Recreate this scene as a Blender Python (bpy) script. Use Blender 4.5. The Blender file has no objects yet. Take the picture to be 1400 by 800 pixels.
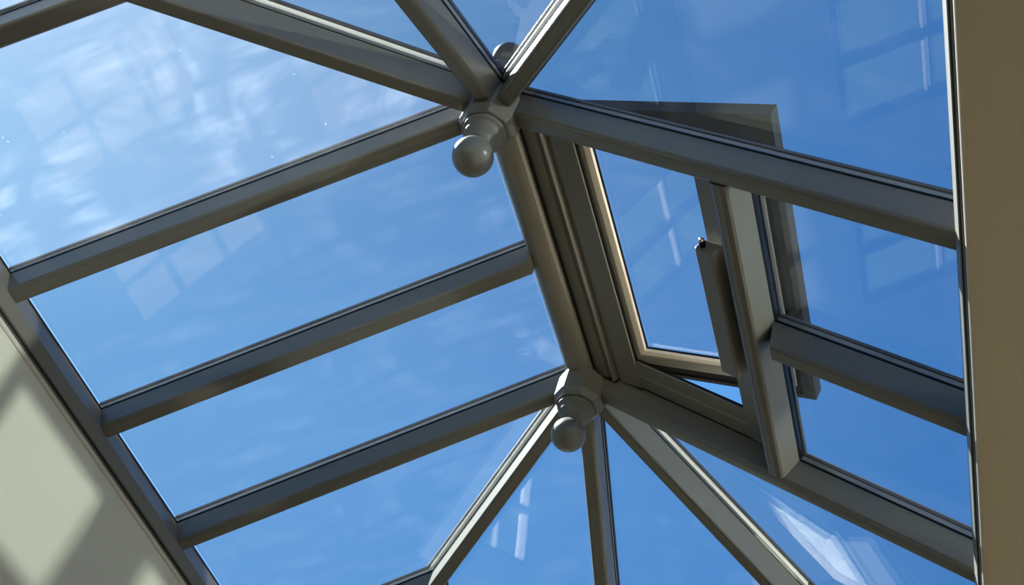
import bpy, bmesh, math
from mathutils import Vector, Matrix
C = bpy.context.scene.collection
K = 0.857            # drawing units to metres
PI = math.pi

# ------------------------------------------------------------------ camera
cam_d = bpy.data.cameras.new('camera'); cam = bpy.data.objects.new('camera', cam_d); C.objects.link(cam)
cam_d.sensor_fit = 'HORIZONTAL'; cam_d.sensor_width = 36; cam_d.lens = 36 * 1588.73 / 1400
cam_d.clip_start = 0.02; cam_d.clip_end = 300
Rc = ((0.9281732, 0.26722422, 0.25900912), (-0.04263465, 0.76775538, -0.63932305), (-0.36969825, 0.58235976, 0.72400298))
m = Matrix(((Rc[0][0], -Rc[1][0], -Rc[2][0]), (Rc[0][1], -Rc[1][1], -Rc[2][1]), (Rc[0][2], -Rc[1][2], -Rc[2][2]))).to_4x4()
m.translation = Vector((1.612, -1.968, -3.621)) * K
cam.matrix_world = m
bpy.context.scene.camera = cam

# ------------------------------------------------------------------ light
SUN_AZ, SUN_EL = math.radians(177), math.radians(50)
S = Vector((math.cos(SUN_AZ) * math.cos(SUN_EL), math.sin(SUN_AZ) * math.cos(SUN_EL), math.sin(SUN_EL)))
def sun(name, to_sun, energy, color, angle):
    d = bpy.data.lights.new(name, 'SUN'); d.energy = energy; d.color = color; d.angle = math.radians(angle)
    o = bpy.data.objects.new(name, d); C.objects.link(o)
    o.rotation_euler = Vector(to_sun).to_track_quat('Z', 'Y').to_euler(); o.location = Vector(to_sun) * 8
    return o
sun('sun', S, 50.0, (1.0, 0.95, 0.86), 0.53)
# sunlight thrown back by the windows of the house opposite
sun('sun_glint_from_opposite_windows', Vector((1.0, -0.09, 0.225)), 2.6, (1.0, 0.98, 0.86), 1.5)

W = bpy.data.worlds.new('sky'); bpy.context.scene.world = W; W.use_nodes = True
nt = W.node_tree; nt.nodes.clear()
def N(nt, t, **kw):
    n = nt.nodes.new(t)
    for k, v in kw.items(): setattr(n, k, v)
    return n
out = N(nt, 'ShaderNodeOutputWorld'); bg = N(nt, 'ShaderNodeBackground'); tc = N(nt, 'ShaderNodeTexCoord')
dot = N(nt, 'ShaderNodeVectorMath', operation='DOT_PRODUCT'); dot.inputs[1].default_value = S
nt.links.new(tc.outputs['Generated'], dot.inputs[0])
rp = N(nt, 'ShaderNodeValToRGB'); nt.links.new(dot.outputs['Value'], rp.inputs[0])
cr = rp.color_ramp
cr.elements[0].position = 0.0; cr.elements[0].color = (0.085, 0.28, 0.66, 1)
cr.elements[1].position = 1.0; cr.elements[1].color = (1.1, 1.25, 1.5, 1)
for p, c_ in ((0.5, (0.105, 0.335, 0.76, 1)), (0.72, (0.18, 0.47, 0.93, 1)), (0.88, (0.30, 0.60, 1.0, 1)), (0.95, (0.52, 0.82, 1.15, 1))):
    e = cr.elements.new(p); e.color = c_
sx_ = N(nt, 'ShaderNodeSeparateXYZ'); nt.links.new(tc.outputs['Generated'], sx_.inputs[0])
r2_ = N(nt, 'ShaderNodeValToRGB'); nt.links.new(sx_.outputs['Z'], r2_.inputs[0]); c2_ = r2_.color_ramp   # the sky deepens towards the zenith
c2_.elements[0].position = 0.0; c2_.elements[0].color = (1.25, 1.15, 1.08, 1)
c2_.elements[1].position = 1.0; c2_.elements[1].color = (0.36, 0.50, 0.68, 1)
for p, c_ in ((0.60, (0.84, 0.96, 1.04, 1)), (0.75, (0.66, 0.76, 0.89, 1)), (0.86, (0.44, 0.59, 0.75, 1))):
    e = c2_.elements.new(p); e.color = c_
mm_ = N(nt, 'ShaderNodeMix', data_type='RGBA', blend_type='MULTIPLY'); mm_.inputs['Factor'].default_value = 1.0
nt.links.new(rp.outputs[0], mm_.inputs['A']); nt.links.new(r2_.outputs[0], mm_.inputs['B'])
nt.links.new(mm_.outputs['Result'], bg.inputs[0]); bg.inputs[1].default_value = 1.0
nt.links.new(bg.outputs[0], out.inputs[0])

vs = bpy.context.scene.view_settings
bpy.context.scene.display_settings.display_device = 'sRGB'
vs.view_transform = 'Standard'; vs.look = 'None'; vs.gamma = 1; vs.exposure = 0.0; vs.use_curve_mapping = False

# ------------------------------------------------------------------ materials
def mat(name, color, rough=0.5, spec=0.5, noise=0.04, scale=6, bump=0.0, metal=0.0, coat=0.0):
    M = bpy.data.materials.new(name); M.use_nodes = True; t = M.node_tree
    b = t.nodes['Principled BSDF']; b.inputs['Roughness'].default_value = rough; b.inputs['Metallic'].default_value = metal
    b.inputs['Specular IOR Level'].default_value = spec; b.inputs['Coat Weight'].default_value = coat
    co = N(t, 'ShaderNodeTexCoord'); nz = N(t, 'ShaderNodeTexNoise'); nz.inputs['Scale'].default_value = scale; nz.inputs['Detail'].default_value = 6
    t.links.new(co.outputs['Object'], nz.inputs['Vector'])
    mx = N(t, 'ShaderNodeMix', data_type='RGBA'); t.links.new(nz.outputs['Fac'], mx.inputs['Factor'])
    mx.inputs['A'].default_value = [x * (1 - noise * 2) for x in color] + [1]; mx.inputs['B'].default_value = [min(1, x * (1 + noise * 2)) for x in color] + [1]
    t.links.new(mx.outputs['Result'], b.inputs['Base Color'])
    if bump:
        n2 = N(t, 'ShaderNodeTexNoise'); n2.inputs['Scale'].default_value = 180; t.links.new(co.outputs['Object'], n2.inputs['Vector'])
        bp = N(t, 'ShaderNodeBump'); bp.inputs['Strength'].default_value = bump; bp.inputs['Distance'].default_value = 0.002
        t.links.new(n2.outputs['Fac'], bp.inputs['Height']); t.links.new(bp.outputs['Normal'], b.inputs['Normal'])
    return M
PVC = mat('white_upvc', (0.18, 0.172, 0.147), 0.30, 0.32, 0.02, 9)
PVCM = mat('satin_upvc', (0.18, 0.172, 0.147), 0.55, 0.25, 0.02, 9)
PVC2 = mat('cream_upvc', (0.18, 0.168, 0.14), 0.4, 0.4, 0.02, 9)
STRIPG = mat('grey_glazing_strip', (0.34, 0.315, 0.30), 0.45, 0.4, 0.02)
STRIP = mat('glazing_strip', (0.70, 0.64, 0.56), 0.45, 0.4, 0.02)
RUB = mat('black_rubber', (0.008, 0.008, 0.010), 0.55, 0.1, 0.05)
CAP = mat('grey_cap', (0.028, 0.028, 0.034), 0.4, 0.5, 0.04)
SASH = mat('dark_sash_outside', (0.012, 0.013, 0.015), 0.5, 0.15, 0.1, 5)
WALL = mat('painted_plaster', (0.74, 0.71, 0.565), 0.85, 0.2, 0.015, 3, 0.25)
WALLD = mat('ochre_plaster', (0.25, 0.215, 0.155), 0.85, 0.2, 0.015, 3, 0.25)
CEIL = mat('painted_ceiling', (0.76, 0.69, 0.55), 0.85, 0.2, 0.015, 3, 0.25)
STEEL = mat('polished_steel', (0.7, 0.7, 0.7), 0.15, 0.5, 0.01, 6, 0, 1.0)
GRASS = mat('lawn', (0.012, 0.024, 0.007), 0.9, 0.2, 0.42, 2)
LEAF = mat('hedge_leaf', (0.05, 0.11, 0.03), 0.7, 0.3, 0.3, 8)
BALLD = mat('dark_finial', (0.012, 0.013, 0.016), 0.3, 0.2, 0.2, 14)
SEAM = mat('dark_seam', (0.02, 0.02, 0.018), 0.7, 0.2)
def floor_mat():
    M = mat('oak_floor', (0.42, 0.30, 0.19), 0.35, 0.5, 0.1, 2); t = M.node_tree; b = t.nodes['Principled BSDF']
    br = N(t, 'ShaderNodeTexBrick'); co = N(t, 'ShaderNodeTexCoord'); t.links.new(co.outputs['Object'], br.inputs['Vector'])
    br.inputs['Scale'].default_value = 1.2; br.inputs['Mortar Size'].default_value = 0.004; br.inputs['Brick Width'].default_value = 1.6; br.inputs['Row Height'].default_value = 0.16
    br.inputs['Color1'].default_value = (0.075, 0.05, 0.03, 1); br.inputs['Color2'].default_value = (0.06, 0.042, 0.026, 1); br.inputs['Mortar'].default_value = (0.1, 0.06, 0.04, 1)
    t.links.new(br.outputs['Color'], b.inputs['Base Color']); return M
FLOOR = floor_mat()
def glass_mat(name, tint, dust, seed=0.0):
    M = bpy.data.materials.new(name); M.use_nodes = True; t = M.node_tree; t.nodes.clear()
    o = N(t, 'ShaderNodeOutputMaterial'); tr = N(t, 'ShaderNodeBsdfTransparent'); tr.inputs[0].default_value = (*tint, 1)
    gl = N(t, 'ShaderNodeBsdfGlossy'); gl.inputs['Roughness'].default_value = 0.0; gl.inputs['Color'].default_value = (1, 1, 1, 1)
    g = N(t, 'ShaderNodeNewGeometry'); d = N(t, 'ShaderNodeVectorMath', operation='DOT_PRODUCT')
    t.links.new(g.outputs['Normal'], d.inputs[0]); t.links.new(g.outputs['Incoming'], d.inputs[1])
    a = N(t, 'ShaderNodeMath', operation='ABSOLUTE'); t.links.new(d.outputs['Value'], a.inputs[0])
    s1 = N(t, 'ShaderNodeMath', operation='SUBTRACT'); s1.inputs[0].default_value = 1; t.links.new(a.outputs[0], s1.inputs[1])
    p = N(t, 'ShaderNodeMath', operation='POWER'); t.links.new(s1.outputs[0], p.inputs[0]); p.inputs[1].default_value = 5
    f = N(t, 'ShaderNodeMath', operation='MULTIPLY_ADD'); t.links.new(p.outputs[0], f.inputs[0]); f.inputs[1].default_value = 0.94; f.inputs[2].default_value = 0.055
    mx = N(t, 'ShaderNodeMixShader'); t.links.new(f.outputs[0], mx.inputs[0]); t.links.new(tr.outputs[0], mx.inputs[1]); t.links.new(gl.outputs[0], mx.inputs[2])
    # thin film of dust and wiping marks
    co = N(t, 'ShaderNodeTexCoord'); mp = N(t, 'ShaderNodeMapping'); mp.inputs['Location'].default_value = (seed, seed * 2, 0); mp.inputs['Scale'].default_value = (1, 1, 1)
    t.links.new(co.outputs['Object'], mp.inputs['Vector'])
    n1 = N(t, 'ShaderNodeTexNoise'); n1.inputs['Scale'].default_value = 2.6; n1.inputs['Detail'].default_value = 5; n1.inputs['Distortion'].default_value = 1.6
    mp2 = N(t, 'ShaderNodeMapping'); mp2.inputs['Scale'].default_value = (1.2, 7, 1.2); mp2.inputs['Rotation'].default_value = (0, 0, 0.7)
    t.links.new(co.outputs['Object'], mp2.inputs['Vector'])
    n2 = N(t, 'ShaderNodeTexNoise'); n2.inputs['Scale'].default_value = 3; n2.inputs['Detail'].default_value = 6; t.links.new(mp2.outputs[0], n2.inputs['Vector'])
    t.links.new(mp.outputs[0], n1.inputs['Vector'])
    r1 = N(t, 'ShaderNodeMapRange'); r1.inputs['From Min'].default_value = 0.42; r1.inputs['From Max'].default_value = 0.75; t.links.new(n1.outputs['Fac'], r1.inputs['Value'])
    r2 = N(t, 'ShaderNodeMapRange'); r2.inputs['From Min'].default_value = 0.4; r2.inputs['From Max'].default_value = 0.8; t.links.new(n2.outputs['Fac'], r2.inputs['Value'])
    mu = N(t, 'ShaderNodeMath', operation='MULTIPLY'); t.links.new(r1.outputs[0], mu.inputs[0]); t.links.new(r2.outputs[0], mu.inputs[1])
    # specks
    vo = N(t, 'ShaderNodeTexVoronoi'); vo.inputs['Scale'].default_value = 9; t.links.new(mp.outputs[0], vo.inputs['Vector'])
    lt = N(t, 'ShaderNodeMath', operation='LESS_THAN'); t.links.new(vo.outputs['Distance'], lt.inputs[0]); lt.inputs[1].default_value = 0.028
    ad = N(t, 'ShaderNodeMath', operation='MULTIPLY_ADD'); t.links.new(mu.outputs[0], ad.inputs[0]); ad.inputs[1].default_value = dust * 2.2; ad.inputs[2].default_value = dust * 0.35
    ad2 = N(t, 'ShaderNodeMath', operation='MULTIPLY_ADD'); t.links.new(lt.outputs[0], ad2.inputs[0]); ad2.inputs[1].default_value = 0.25 * min(1, dust * 12); t.links.new(ad.outputs[0], ad2.inputs[2])
    tl = N(t, 'ShaderNodeBsdfTranslucent'); tl.inputs[0].default_value = (0.9, 0.92, 0.95, 1)
    m2 = N(t, 'ShaderNodeMixShader'); t.links.new(ad2.outputs[0], m2.inputs[0]); t.links.new(mx.outputs[0], m2.inputs[1]); t.links.new(tl.outputs[0], m2.inputs[2])
    t.links.new(m2.outputs[0], o.inputs[0]); return M
TINT = (0.78, 0.835, 0.87)
GL = glass_mat('tinted_glass', TINT, 0.003, 0.0)
GLD = glass_mat('tinted_glass_dusty', (0.80, 0.85, 0.88), 0.014, 3.0)
GLW = glass_mat('window_glass', (0.95, 0.96, 0.96), 0.0, 5.0)

# ------------------------------------------------------------------ helpers
def mesh(name, bm, material, parent=None, smooth=False, bevel=0.0):
    bmesh.ops.recalc_face_normals(bm, faces=bm.faces[:])
    org = parent['_o'] if parent is not None and '_o' in parent else (0, 0, 0)
    org = Vector(org)
    me = bpy.data.meshes.new(name)
    for v in bm.verts: v.co = (v.co - org) * K
    bm.to_mesh(me); bm.free(); me.materials.append(material)
    o = bpy.data.objects.new(name, me); C.objects.link(o)
    if parent is not None: o.parent = parent; 
    if parent is not None: o['_o'] = list(org)
    if smooth:
        for p in me.polygons: p.use_smooth = True
    if bevel:
        md = o.modifiers.new('bevel', 'BEVEL'); md.width = bevel * K; md.segments = 2; md.limit_method = 'ANGLE'; md.angle_limit = math.radians(40)
    return o
def thing(name, label, cat, loc, group=None):
    o = bpy.data.objects.new(name, None); C.objects.link(o); o.empty_display_size = 0.05
    o.location = Vector(loc) * K; o['label'] = label; o['category'] = cat; o['_o'] = list(loc)
    if group: o['group'] = group
    return o
def structure(o): o['kind'] = 'structure'; return o
def V(*a): return Vector(a)
def prism(bm, prof, o, d, sv, n, p0, p1):
    """sweep profile (s, n) along d from plane p0 to plane p1 (each: point, normal)"""
    rings = []
    for q, pn in (p0, p1):
        ring = []
        for (a, b) in prof:
            b0 = o + sv * a + n * b
            t = (q - b0).dot(pn) / d.dot(pn)
            ring.append(bm.verts.new(b0 + d * t))
        rings.append(ring)
    k = len(prof)
    bm.faces.new(rings[0]); bm.faces.new(rings[1])
    for i in range(k): bm.faces.new((rings[0][i], rings[0][(i + 1) % k], rings[1][(i + 1) % k], rings[1][i]))
    return bm
def box(bm, a, b):
    x0, y0, z0 = a; x1, y1, z1 = b
    v = [bm.verts.new(p) for p in ((x0, y0, z0), (x1, y0, z0), (x1, y1, z0), (x0, y1, z0), (x0, y0, z1), (x1, y0, z1), (x1, y1, z1), (x0, y1, z1))]
    for f in ((0, 1, 2, 3), (4, 5, 6, 7), (0, 1, 5, 4), (1, 2, 6, 5), (2, 3, 7, 6), (3, 0, 4, 7)): bm.faces.new([v[i] for i in f])
    return bm
def slab(bm, pts, n, t0, t1):
    a = [bm.verts.new(p + n * t0) for p in pts]; b = [bm.verts.new(p + n * t1) for p in pts]
    bm.faces.new(a); bm.faces.new(b)
    for i in range(len(a)): bm.faces.new((a[i], a[(i + 1) % len(a)], b[(i + 1) % len(a)], b[i]))
    return bm
def lathe(bm, prof, c, seg=40):
    rings = []
    for r, z in prof:
        rings.append([bm.verts.new((c[0] + r * math.cos(2 * PI * i / seg), c[1] + r * math.sin(2 * PI * i / seg), c[2] + z)) for i in range(seg)] if r > 1e-6 else [bm.verts.new((c[0], c[1], c[2] + z))])
    for a, b in zip(rings[:-1], rings[1:]):
        if len(a) == 1 and len(b) == 1: continue
        for i in range(seg):
            j = (i + 1) % seg
            if len(a) == 1: bm.faces.new((a[0], b[i], b[j]))
            elif len(b) == 1: bm.faces.new((a[i], a[j], b[0]))
            else: bm.faces.new((a[i], a[j], b[j], b[i]))
    if len(rings[0]) > 1: bm.faces.new(rings[0])
    if len(rings[-1]) > 1: bm.faces.new(rings[-1])
    return bm

# ------------------------------------------------------------------ layout numbers
TH = math.radians(30.3866); c, s = math.cos(TH), math.sin(TH); tn = math.tan(TH)
LY = 1.4; YM = 0.7015; EW = 1.62; JK = 0.873           # ridge length, middle bay, half span, jack offset
Y = V(0, 1, 0); X = V(1, 0, 0); Z = V(0, 0, 1); O = V(0, 0, 0)
ZC = -1.15; XL = -1.63; XR = 1.605                     # ceiling height, left wall, right opening edge
RX, RY0, RY1, ZF = 3.2, -3.6, 4.6, -5.35

# ------------------------------------------------------------------ room
def wall_box(name, parts, material=WALL):
    bm = bmesh.new()
    for a, b in parts: box(bm, a, b)
    return structure(mesh(name, bm, material))
wins = [(0.95, 1.80), (2.30, 3.15)]; WZ0, WZ1 = -3.7, -1.98
pr = [((XL - .12, RY0, ZF), (XL, RY1, WZ0)), ((XL - .12, RY0, WZ1), (XL, RY1, ZC)),
      ((XL - .12, RY0, WZ0), (XL, wins[0][0], WZ1)), ((XL - .12, wins[0][1], WZ0), (XL, wins[1][0], WZ1)), ((XL - .12, wins[1][1], WZ0), (XL, RY1, WZ1))]
wall_box('wall_left', pr)
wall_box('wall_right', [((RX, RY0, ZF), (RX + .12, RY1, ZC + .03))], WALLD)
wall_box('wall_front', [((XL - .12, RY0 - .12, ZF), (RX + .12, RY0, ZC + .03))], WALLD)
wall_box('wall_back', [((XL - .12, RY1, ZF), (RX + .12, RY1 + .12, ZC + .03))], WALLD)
structure(mesh('floor', box(bmesh.new(), (XL - .12, RY0 - .12, ZF - .1), (RX + .12, RY1 + .12, ZF)), FLOOR))
EY0, EY1 = -EW, LY + EW
wall_box('ceiling', [((XR, RY0, ZC), (RX, RY1, ZC + .03)), ((XL, RY0, ZC), (XR, EY0 - .012, ZC + .03)), ((XL, EY1 + .012, ZC), (XR, RY1, ZC + .03))], CEIL)
for i, (a, b) in enumerate(wins):
    w = bpy.data.objects.new('window_%d' % (i + 1), None); C.objects.link(w); w['kind'] = 'structure'
    bm = bmesh.new(); x0, x1 = XL - .09, XL - .03; f = .05
    box(bm, (x0, a, WZ0), (x1, a + f, WZ1)); box(bm, (x0, b - f, WZ0), (x1, b, WZ1)); box(bm, (x0, a + f, WZ0), (x1, b - f, WZ0 + f)); box(bm, (x0, a + f, WZ1 - f), (x1, b - f, WZ1))
    mid = (a + b) / 2; box(bm, (x0, mid - .03, WZ0 + f), (x1, mid + .03, WZ1 - f))
    for k in (1, 2):
        z = WZ0 + (WZ1 - WZ0) * k / 3
        box(bm, (x0 + .01, a + f, z - .018), (x1 - .01, mid - .03, z + .018)); box(bm, (x0 + .01, mid + .03, z - .018), (x1 - .01, b - f, z + .018))
    o = mesh('window_frame', bm, PVC); o.parent = w
    o = mesh('pane', box(bmesh.new(), (x0 + .025, a + f, WZ0 + f), (x0 + .032, b - f, WZ1 - f)), GLW); o.parent = w

bm = box(bmesh.new(), (2.9, .49, ZC + .03), (3.15, .89, .9)); box(bm, (2.86, .45, .9), (3.19, .93, 1.0)); structure(mesh('unseen_light_blocker', bm, WALL))  # unseen block added on the roof to shade a gap between the wall's sun patches
# outdoor ground and hedge seen only as reflections in the glass
structure(mesh('ground', box(bmesh.new(), (-40, -40, ZF - .3), (40, 40, ZF - .12)), GRASS))

# ------------------------------------------------------------------ eaves
def eave_beam(label, loc, o, d, inn, length0, length1, ledge, face, group='eaves beams around the roof lantern'):
    """o: point on corner line; d: along; inn: unit vector to inside"""
    t = thing('eaves_beam', label, 'beam', loc, group)
    prof = [(.030, -1.078), (-.0335, -.974), (-.05, -.955), (-.13, -.965), (-.16, -1.0), (-.16, ZC + .032), (-.006, ZC + .032), (.004, ZC + .004), (.012, -1.140), (.017, -1.137), (.017, -1.130), (.021, -1.126), (.028, -1.086)]
    bm = bmesh.new(); p0 = (o + d * length0, d); p1 = (o + d * length1, d)
    prism(bm, prof, o, d, inn, Z, p0, p1); mesh('fascia', bm, PVC2, t)
    bm = bmesh.new(); prism(bm, [(.010, -1.1405), (.0175, -1.1375), (.0175, -1.1305), (.010, -1.130)], o, d, inn, Z, p0, p1)
    mesh('seam', bm, SEAM, t)
    bm = bmesh.new(); prism(bm, [(-.004, ZC - .009), (.0035, ZC - .010), (.0065, ZC - .006), (.0075, ZC + .006), (-.004, ZC + .008)], o, d, inn, Z, p0, p1)
    mesh('cover_bead', bm, STRIP, t)
    bm = bmesh.new(); prism(bm, [(-.040, -.966), (-.0325, -.9735), (-.029, -.970), (-.036, -.962)], o, d, inn, Z, p0, p1)
    mesh('gasket', bm, RUB, t)
    return t
G = 'eaves beams around the roof lantern'
eave_beam('long eaves beam above the sun patched wall at the left of the photo', (-EW, YM, ZC), V(-1.63, 0, 0), Y, X, EY0 - .03, EY1 + .03, .012, 0.0, G)
eave_beam('long eaves beam along the edge of the beige ceiling at the right', (EW, YM, ZC), V(1.602, 0, 0), Y, -X, EY0 - .03, EY1 + .03, .027, 0.012, G)
eave_beam('short eaves beam at the lantern end above the upper finial', (0, EY0, ZC), V(0, EY0 - .01, 0), X, Y, -1.63, 1.60, .012, 0.0, G)
eave_beam('short eaves beam at the lantern end below the lower finial', (0, EY1, ZC), V(0, EY1 + .01, 0), X, -Y, -1.63, 1.60, .012, 0.0, G)

# ------------------------------------------------------------------ rafters
BODY = [(-.035, 0), (-.035, -.100), (-.030, -.108), (-.0225, -.1125), (-.0215, -.1115), (-.0205, -.1135), (0, -.1145), (.0205, -.1135), (.0215, -.1115), (.0225, -.1125), (.030, -.108), (.035, -.100), (.035, 0)]
BODYH = [(-.030, 0), (-.030, -.121), (-.026, -.1265), (-.02, -.128), (-.019, -.1265), (-.018, -.128), (.018, -.128), (.019, -.1265), (.02, -.128), (.026, -.1265), (.030, -.121), (.030, 0)]
def bar(name, label, cat, group, o, d, sv, n, p0, p1, hip=False, start_loc=None, q0=None):
    body = BODYH if hip else BODY; he = .056 if hip else .042; h = .029 if hip else .0345; hs = .045 if hip else .0345; gz = .005 if hip else .0085
    q0 = q0 or p0
    t = thing(name, label, cat, start_loc, group)
    mesh('beam', prism(bmesh.new(), body, o, d, sv, n, p0, p1), PVC, t)
    mesh('gasket', prism(bmesh.new(), [(-h - .0025, 0), (h + .0025, 0), (h + .0025, gz), (-h - .0025, gz)], o, d, sv, n, q0, p1), RUB, t)
    mesh('glazing_strip', prism(bmesh.new(), [(-hs, gz), (hs, gz), (hs, .0285), (-hs, .0285)], o, d, sv, n, q0, p1), STRIP if hip else STRIPG, t)
    mesh('top_cap', prism(bmesh.new(), [(-he, .0285), (he, .0285), (he, .040), (he * .6, .056), (-he * .6, .056), (-he, .040)], o, d, sv, n, q0, p1), CAP, t)
    return t
nL, nR = V(-s, 0, c), V(s, 0, c); dL, dR = V(-c, 0, -s), V(c, 0, -s)
EAV = 1.60
def slope_rafter(side, y, label, start, group, hipcut=None, name='rafter'):
    d, n = (dL, nL) if side < 0 else (dR, nR)
    st = O + Y * y + d * start
    p0 = (st, V(d.x, 0, 0).normalized()) if hipcut is None else hipcut
    p1 = (O + Y * y + d * (1.90 if side > 0 else 1.93), d)
    return bar(name, label, 'rafter', group, O + Y * y, d, Y, n, p0, p1, start_loc=tuple(p1[0]))
GR = 'common rafters of the roof lantern'; GJ = 'jack rafters meeting the hips'
slope_rafter(-1, 0, 'left rafter running from the upper finial down to the left eaves', .07, GR)
slope_rafter(-1, YM, 'left rafter running from the middle of the ridge to the left eaves', .055, GR)
slope_rafter(-1, LY, 'left rafter running from the lower finial down to the left eaves', .07, GR)
slope_rafter(1, 0, 'right rafter from the upper finial passing above the open vent', .07, GR)
slope_rafter(1, LY, 'right rafter from the lower finial passing below the open vent', .07, GR)
slope_rafter(1, YM, 'short right rafter starting at the trimmer beam beside the vent', 1.12, 'trimmed rafter beside the vent')
def hipplane(sx, sy, y):   # vertical side plane of the hip, facing the jack
    return V(sx * .0, y, 0)
for side, nmS in ((-1, 'left'), (1, 'right')):
    for sy, y, nmE in ((-1, 0, 'upper'), (1, LY, 'lower')):
        nrm = V(side, -sy, 0).normalized()      # hip runs along (side, sy); the slope bay lies on the (side,-sy) side
        slope_rafter(side, y + sy * JK, 'short jack rafter on the %s slope meeting the hip of the %s finial' % (nmS, nmE), .0, GJ, hipcut=(V(0, y, 0) + nrm * .026, nrm), name='jack_rafter')
# end rafters
GE = 'end rafters of the roof lantern'
for sy, y, nmE, where in ((-1, 0, 'upper', 'at the top of the photo'), (1, LY, 'lower', 'at the bottom of the photo')):
    d = V(0, sy * c, -s); n = V(0, sy * s, c)
    ye = y + sy * (EW - .0)
    bar('end_rafter', 'central end rafter from the %s finial %s' % (nmE, where), 'rafter', GE, V(0, y, 0), d, X, n, (V(0, y + sy * .06, 0), Y), (V(0, y, 0) + d * 1.91, d), start_loc=(0, ye, -EW * tn))
    for sx, nmS in ((-1, 'left'), (1, 'right')):
        nrm = V(-sx, sy, 0).normalized()
        o = V(sx * JK, y, 0)
        bar('jack_rafter', 'short end jack rafter beside the %s hip of the %s finial' % (nmS, nmE), 'rafter', GJ, o, d, X, n, (V(0, y, 0) + nrm * .026, nrm), (V(0, y, 0) + d * 1.91, d), start_loc=(sx * JK, ye, -EW * tn))
    for sx, nmS in ((-1, 'left'), (1, 'right')):
        d2 = V(sx, sy, -tn).normalized(); hz = V(sx, sy, 0).normalized(); sv = V(-hz.y, hz.x, 0); n2 = sv.cross(d2)
        if n2.z < 0: n2 = -n2
        st = V(0, y, 0) + hz * .05; en = V(sx * (EW - .03), y + sy * (EW - .03), 0)
        lb = {(-1, -1): 'hip rafter from the upper finial towards the upper left corner', (-1, 1): 'sunlit hip rafter from the lower finial towards the lower left',
              (1, -1): 'sunlit hip rafter from the upper finial towards the top edge', (1, 1): 'hip rafter from the lower finial towards the lower right'}[(sx, sy)]
        bar('hip_rafter', lb, 'rafter', 'hip rafters of the roof lantern', V(0, y, 0), d2, sv, n2, (st, hz), (en, hz), hip=True, start_loc=tuple(en + V(0, 0, -EW * tn)))

# ------------------------------------------------------------------ ridge
t = thing('ridge_beam', 'round-bottomed ridge beam joining the two finials', 'beam', (0, YM, -.1))
R = [(.064, -.035), (.064, -.062)] + [(.064 * math.cos(a), -.072 - .050 * math.sin(a)) for a in [math.radians(x) for x in (15, 30, 45, 60, 75, 90, 105, 120, 135, 150, 165)]] + [(-.064, -.062), (-.064, -.035), (0, -.003)]
# local s = X, n = Z, along Y
mesh('beam', prism(bmesh.new(), R, O, Y, X, Z, (V(0, .03, 0), Y), (V(0, LY - .03, 0), Y)), PVC, t, bevel=.003)
mesh('ridge_cap', prism(bmesh.new(), [(-.10, -.012), (-.05, .018), (0, .045), (.05, .018), (.10, -.012), (.10, .004), (.05, .045), (.03, .07), (-.03, .07), (-.05, .045), (-.10, .004)], O, Y, X, Z, (V(0, -.05, 0), Y), (V(0, LY + .05, 0), Y)), CAP, t)
mesh('seam', prism(bmesh.new(), [(.058, -.089), (.0645, -.089), (.067, -.080), (.067, -.036), (.063, -.036)], O, Y, X, Z, (V(0, .07, 0), Y), (V(0, LY - .07, 0), Y)), SEAM, t)
mesh('gasket', prism(bmesh.new(), [(-.0665, -.058), (-.0635, -.058), (-.0635, -.038), (-.0665, -.038)], O, Y, X, Z, (V(0, .07, 0), Y), (V(0, LY - .07, 0), Y)), STRIP, t)

# ------------------------------------------------------------------ hubs with finials
def hub(y, label):
    t = thing('ridge_hub', label, 'finial', (0, y, -.25), 'inner finials under the ridge ends')
    bm = bmesh.new(); seg = 8; rings = []
    for r, z in ((.085, -.02), (.112, -.10), (.112, -.215), (.098, -.238), (.094, -.246)):
        rings.append([bm.verts.new((r * math.cos(2 * PI * (i + .5) / seg), y + r * math.sin(2 * PI * (i + .5) / seg), z)) for i in range(seg)])
    for a, b in zip(rings[:-1], rings[1:]):
        for i in range(seg): bm.faces.new((a[i], a[(i + 1) % seg], b[(i + 1) % seg], b[i]))
    bm.faces.new(rings[0]); bm.faces.new(rings[-1])
    mesh('hub_body', bm, PVC, t, bevel=.004)
    q = [(.066, -.244), (.078, -.247), (.082, -.254), (.082, -.262), (.076, -.267), (.070, -.269), (.070, -.290), (.064, -.302), (.054, -.310), (.050, -.318), (.050, -.35), (0, -.35)]
    o = mesh('collar', lathe(bmesh.new(), q, (0, y, 0), 48), PVCM, t, smooth=True)
    b = [(0, .074)] + [(.074 * math.sin(PI * k / 24), .074 * math.cos(PI * k / 24)) for k in range(1, 24)] + [(0, -.074)]
    mesh('finial_ball', lathe(bmesh.new(), b, (0, y, -.405), 48), PVC, t, smooth=True)
hub(0, 'white ball finial hanging from the upper ridge hub, larger in the photo')
hub(LY, 'white ball finial hanging from the lower ridge hub, smaller in the photo')
for y, nm in ((-.075, 'dark outdoor finial ball seen through the glass above the upper hub'), (LY + .075, 'dark outdoor finial ball on the roof above the lower hub')):
    t = thing('roof_finial', nm, 'finial', (0, y, .05), 'outdoor finials on the ridge cap')
    mesh('finial_base', lathe(bmesh.new(), [(0.05, -.03), (.05, .06), (.035, .075), (.022, .09), (.02, .12), (0, .12)], (0, y, 0), 32), BALLD, t, smooth=False)
    mesh('finial_ball', lathe(bmesh.new(), [(0, .063)] + [(.063 * math.sin(PI * k / 20), .063 * math.cos(PI * k / 20)) for k in range(1, 20)] + [(0, -.063)], (0, y, .155), 40), BALLD, t, smooth=True)

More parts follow.
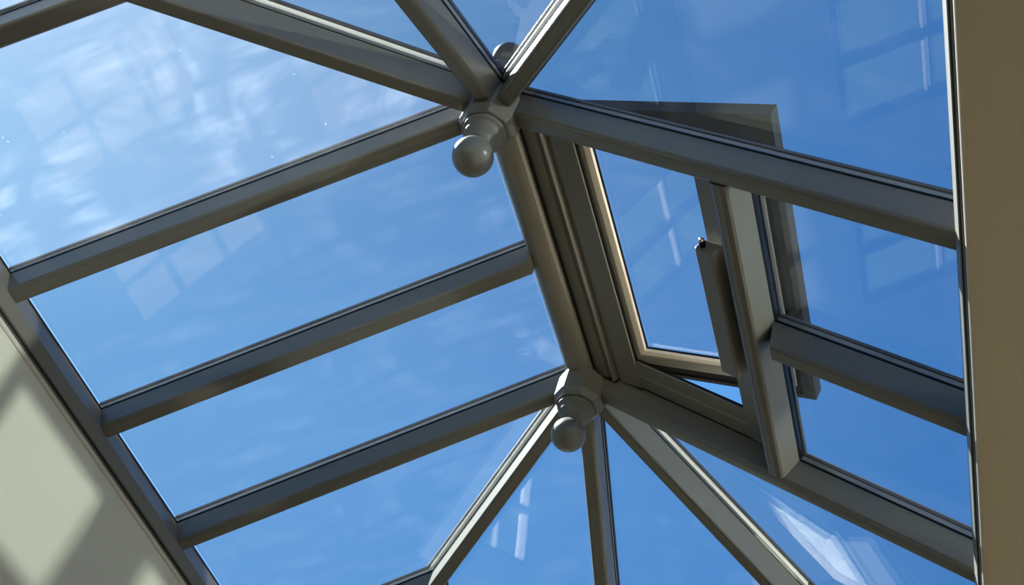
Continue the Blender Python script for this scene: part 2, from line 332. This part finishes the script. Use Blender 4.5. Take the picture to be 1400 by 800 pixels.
# ------------------------------------------------------------------ trimmer and vent
KX = EW  # glass foot
t = thing('trimmer_beam', 'cross beam between the two right rafters, carrying the open vent', 'beam', tuple(dR * 1.09 + Y * YM))
oT = dR * 1.0915
yA, yB = .036, LY - .036
mesh('beam', prism(bmesh.new(), [(-.034, -.02), (-.034, -.100), (-.029, -.109), (-.012, -.114), (-.010, -.1125), (-.008, -.114), (.012, -.114), (.014, -.1125), (.016, -.114), (.029, -.109), (.034, -.100), (.034, 0), (-.034, 0)], oT, Y, dR, nR, (Y * yA, Y), (Y * yB, Y)), PVC, t)
mesh('gasket', prism(bmesh.new(), [(.0, 0), (.0355, 0), (.0355, .0055), (0, .0055)], oT, Y, dR, nR, (Y * yA, Y), (Y * yB, Y)), RUB, t)
mesh('glazing_strip', prism(bmesh.new(), [(0, .0055), (.0345, .0055), (.0345, .0285), (0, .0285)], oT, Y, dR, nR, (Y * yA, Y), (Y * yB, Y)), RUB, t)
mesh('top_cap', prism(bmesh.new(), [(-.02, .0285), (.042, .0285), (.042, .04), (.02, .05), (-.02, .05)], oT, Y, dR, nR, (Y * yA, Y), (Y * yB, Y)), CAP, t)

t = thing('vent_kerb', 'fixed grey frame lining the roof opening under the raised vent', 'frame', tuple(dR * .3 + Y * YM))
def P(D, y, n=0.0): return O + dR * D + Y * y + nR * n
ky0, ky1, kD0, kD1 = .115, 1.205, .335, .896
# ridge side with two grooves
prof = [(.075, -.035), (.160, -.030), (.168, -.018), (.182, -.018), (.190, -.036), (.200, -.036), (.206, -.012), (.222, -.012), (.230, -.020), (kD0, -.008), (kD0, .035), (.16, .035), (.075, .0)]
mesh('ridge_rail', prism(bmesh.new(), prof, O, Y, dR, nR, (Y * .0445, Y), (Y * (LY - .0445), Y)), PVC, t)
prof = [(ky1, -.002), (ky1 + .07, -.003), (ky1 + .078, -.007), (LY - .044, -.002), (LY - .044, .003), (LY - .034, .003), (LY - .034, .014), (ky1, .014)]
mesh('side_rail', prism(bmesh.new(), prof, O, dR, Y, nR, (P(.30, 0), dR), (P(1.06, 0), dR)), PVC, t)
prof = [(.034, -.016), (ky0 - .04, -.012), (ky0, -.004), (ky0, .03), (.034, .03)]
mesh('side_rail', prism(bmesh.new(), prof, O, dR, Y, nR, (P(.30, 0), dR), (P(1.06, 0), dR)), PVC, t)
prof = [(kD1, -.004), (1.00, -.012), (1.058, -.03), (1.058, .03), (kD1, .03)]
mesh('trimmer_rail', prism(bmesh.new(), prof, O, Y, dR, nR, (Y * .0445, Y), (Y * (LY - .0445), Y)), PVC, t)
bm = bmesh.new()
for a, b_, axis in ((ky1 - .003, ky1 + .002, 'y'), (ky0 - .002, ky0 + .006, 'y')):
    prism(bm, [(a, .004), (b_, .004), (b_, .0138), (a, .0138)], O, dR, Y, nR, (P(kD0, 0), dR), (P(kD1, 0), dR))
prism(bm, [(kD0 - .002, .0), (kD0 + .008, .0), (kD0 + .008, .03), (kD0 - .002, .03)], O, Y, dR, nR, (Y * ky0, Y), (Y * ky1, Y))
prism(bm, [(kD1 - .006, .002), (kD1 + .002, .002), (kD1 + .002, .03), (kD1 - .006, .03)], O, Y, dR, nR, (Y * ky0, Y), (Y * ky1, Y))
mesh('gasket', bm, RUB, t)
bm = bmesh.new(); prism(bm, [(LY - .0445, -.0025), (LY - .0345, -.0025), (LY - .0345, .0025), (LY - .0445, .0025)], O, dR, Y, nR, (P(.16, 0), dR), (P(1.056, 0), dR))
prism(bm, [(.0345, -.0025), (.0445, -.0025), (.0445, .0025), (.0345, .0025)], O, dR, Y, nR, (P(.16, 0), dR), (P(1.056, 0), dR))
for d0, d1, nn in ((.075, .205, -.032), (.205, kD0, -.010), (.99, 1.056, -.014)):
    prism(bm, [(LY - .0445, nn), (LY - .0345, nn), (LY - .0345, nn + .02), (LY - .0445, nn + .02)], O, dR, Y, nR, (P(d0, 0), dR), (P(d1, 0), dR))
mesh('seam', bm, RUB, t)
# sash, raised at its lower edge
psi = math.radians(13.6); u = V(math.cos(psi), 0, -math.sin(psi)); w = V(math.sin(psi), 0, math.cos(psi))
so = V(1.027, 0, -.341) - u * .765
t = thing('roof_vent', 'hinged roof vent standing open beside the ridge', 'window', tuple(so + Y * .6))
def ring(bm, u0, u1, y0, y1, fu0, fu1, fy0, fy1, n0, n1):
    a = [so + u * p + Y * q for p, q in ((u0, y0), (u1, y0), (u1, y1), (u0, y1))]
    b = [so + u * p + Y * q for p, q in ((fu0, fy0), (fu1, fy0), (fu1, fy1), (fu0, fy1))]
    lo = [[bm.verts.new(p + w * n0) for p in r] for r in (a, b)]; hi = [[bm.verts.new(p + w * n1) for p in r] for r in (a, b)]
    for i in range(4):
        j = (i + 1) % 4
        bm.faces.new((lo[0][i], lo[0][j], lo[1][j], lo[1][i])); bm.faces.new((hi[0][i], hi[0][j], hi[1][j], hi[1][i]))
        bm.faces.new((lo[0][i], lo[0][j], hi[0][j], hi[0][i])); bm.faces.new((lo[1][i], lo[1][j], hi[1][j], hi[1][i]))
    return bm
SU, SY0, SY1 = .765, -.005, 1.245
GU0, GU1, GY0, GY1 = .058, .655, .150, 1.150
mesh('sash_frame', ring(bmesh.new(), .012, GU1 + .04, GY0 - .04, SY1 - .03, GU0 - .022, GU1 + .02, GY0 - .02, GY1 + .022, 0.0, .05), PVC, t, bevel=.002)
mesh('glazing_bead', ring(bmesh.new(), GU0 - .022, GU1 + .02, GY0 - .02, GY1 + .022, GU0, GU1, GY0, GY1, .006, .026), STRIP, t)
mesh('seal', ring(bmesh.new(), .0, GU1 + .06, GY0 - .06, SY1 + .012, .012, GU1 + .0402, GY0 - .0402, SY1 - .0298, .010, .045), RUB, t)
mesh('weather_frame', ring(bmesh.new(), -.015, SU, SY0 - .008, SY1 + .028, -.001, GU1 + .0602, GY0 - .0602, SY1 + .0122, .002, .062), SASH, t)
mesh('glazing_gasket', ring(bmesh.new(), GU0 - .002, GU1 + .002, GY0 - .002, GY1 + .002, GU0 + .006, GU1 - .006, GY0 + .006, GY1 - .006, .022, .028), RUB, t)
bm = bmesh.new(); slab(bm, [so + u * a + Y * b for a, b in ((GU0 - .01, GY0 - .01), (GU1 + .01, GY0 - .01), (GU1 + .01, GY1 + .01), (GU0 - .01, GY1 + .01))], w, .028, .044)
mesh('glass', bm, GL, t)
# opener
t = thing('vent_opener', 'slim cream opener box fixed along the trimmer beam inside the vent', 'opener', tuple(P(.97, .65, -.06)))
oy0, oy1 = .36, .93
bm = bmesh.new(); prism(bm, [(.905, -.030), (.905, -.078), (.912, -.086), (.985, -.090), (.992, -.084), (.992, -.030)], O, Y, dR, nR, (Y * oy0, Y), (Y * oy1, Y))
mesh('housing', bm, PVC2, t, bevel=.010)
bm = bmesh.new(); cc = P(.93, oy0 - .008, -.065)
bmesh.ops.create_cone(bm, segments=20, radius1=.011, radius2=.011, depth=.022, cap_ends=True, matrix=Matrix.Translation(cc) @ Matrix.Rotation(PI / 2, 4, 'X'))
mesh('black_collar', bm, RUB, t)
bm = bmesh.new(); bmesh.ops.create_uvsphere(bm, u_segments=16, v_segments=10, radius=.010, matrix=Matrix.Translation(cc + V(0, -.018, 0)))
mesh('bolt', bm, STEEL, t, smooth=True)

# ------------------------------------------------------------------ glass panes
def pane(label, pts2, o, d, a, n, material=GL):
    """pts2: (distance down slope, coordinate along a)"""
    pts = [o + d * p + a * q for p, q in pts2]
    ce = sum(pts, V(0, 0, 0)) / len(pts)
    bm = bmesh.new(); slab(bm, [p - ce + ce for p in pts], n, .0075, .0270)
    o_ = mesh('glass_pane', bm, material)
    o_['label'] = label; o_['category'] = 'glass'; o_['group'] = 'glass panes of the roof lantern'
    for v in o_.data.vertices: v.co -= ce * K
    o_.location = ce * K
    return o_
E_ = 1.915; g = .0365; g2 = g
hd = .050    # clearance to hip in plan
def hy(D, y, sy): return y + sy * (D * c - hd)
for side, d, n, nm in ((-1, dL, nL, 'left'), (1, dR, nR, 'right')):
    for sy, y, ne in ((-1, 0, 'upper'), (1, LY, 'lower')):
        Dj = (JK + g + hd) / c; Ds = (g + hd) / c
        m1 = GLD if (side < 0 and sy < 0) else GL
        pane('large clipped pane on the %s slope between rafter and hip of the %s finial' % (nm, ne), [(Ds, y + sy * g), ((JK - g + hd) / c, y + sy * (JK - g)), (E_, y + sy * (JK - g)), (E_, y + sy * g)], O, d, Y, n, m1)
        pane('small triangular pane on the %s slope at the %s end corner' % (nm, ne), [(Dj, y + sy * (JK + g)), (E_, y + sy * (E_ * c - hd)), (E_, y + sy * (JK + g))], O, d, Y, n, m1)
pane('upper full length pane on the left slope beside the upper finial', [(.075, g), (.075, YM - g), (E_, YM - g), (E_, g)], O, dL, Y, nL)
pane('lower full length pane on the left slope beside the lower finial', [(.075, YM + g), (.075, LY - g), (E_, LY - g), (E_, YM + g)], O, dL, Y, nL)
pane('short pane on the right slope directly beyond the vent trimmer, upper of two', [(1.128, g), (1.128, YM - g), (E_, YM - g), (E_, g)], O, dR, Y, nR)
pane('short pane on the right slope directly beyond the vent trimmer, lower of two', [(1.128, YM + g), (1.128, LY - g), (E_, LY - g), (E_, YM + g)], O, dR, Y, nR)
for sy, y, ne in ((-1, 0, 'upper'), (1, LY, 'lower')):
    d = V(0, sy * c, -s); n = V(0, sy * s, c)
    for sx, nm in ((-1, 'left'), (1, 'right')):
        Ds = (g + hd) / c; Dj = (JK + g + hd) / c
        pane('clipped end pane %s of the central end rafter of the %s finial' % (nm, ne), [(Ds, sx * g), ((JK - g + hd) / c, sx * (JK - g)), (E_, sx * (JK - g)), (E_, sx * g)], V(0, y, 0), d, X, n)
        pane('small triangular end pane at the %s corner of the lantern end with the %s finial' % (nm, ne), [(Dj, sx * (JK + g)), (E_, sx * (E_ * c - hd)), (E_, sx * (JK + g))], V(0, y, 0), d, X, n)

for o in bpy.data.objects:
    if '_o' in o: del o['_o']
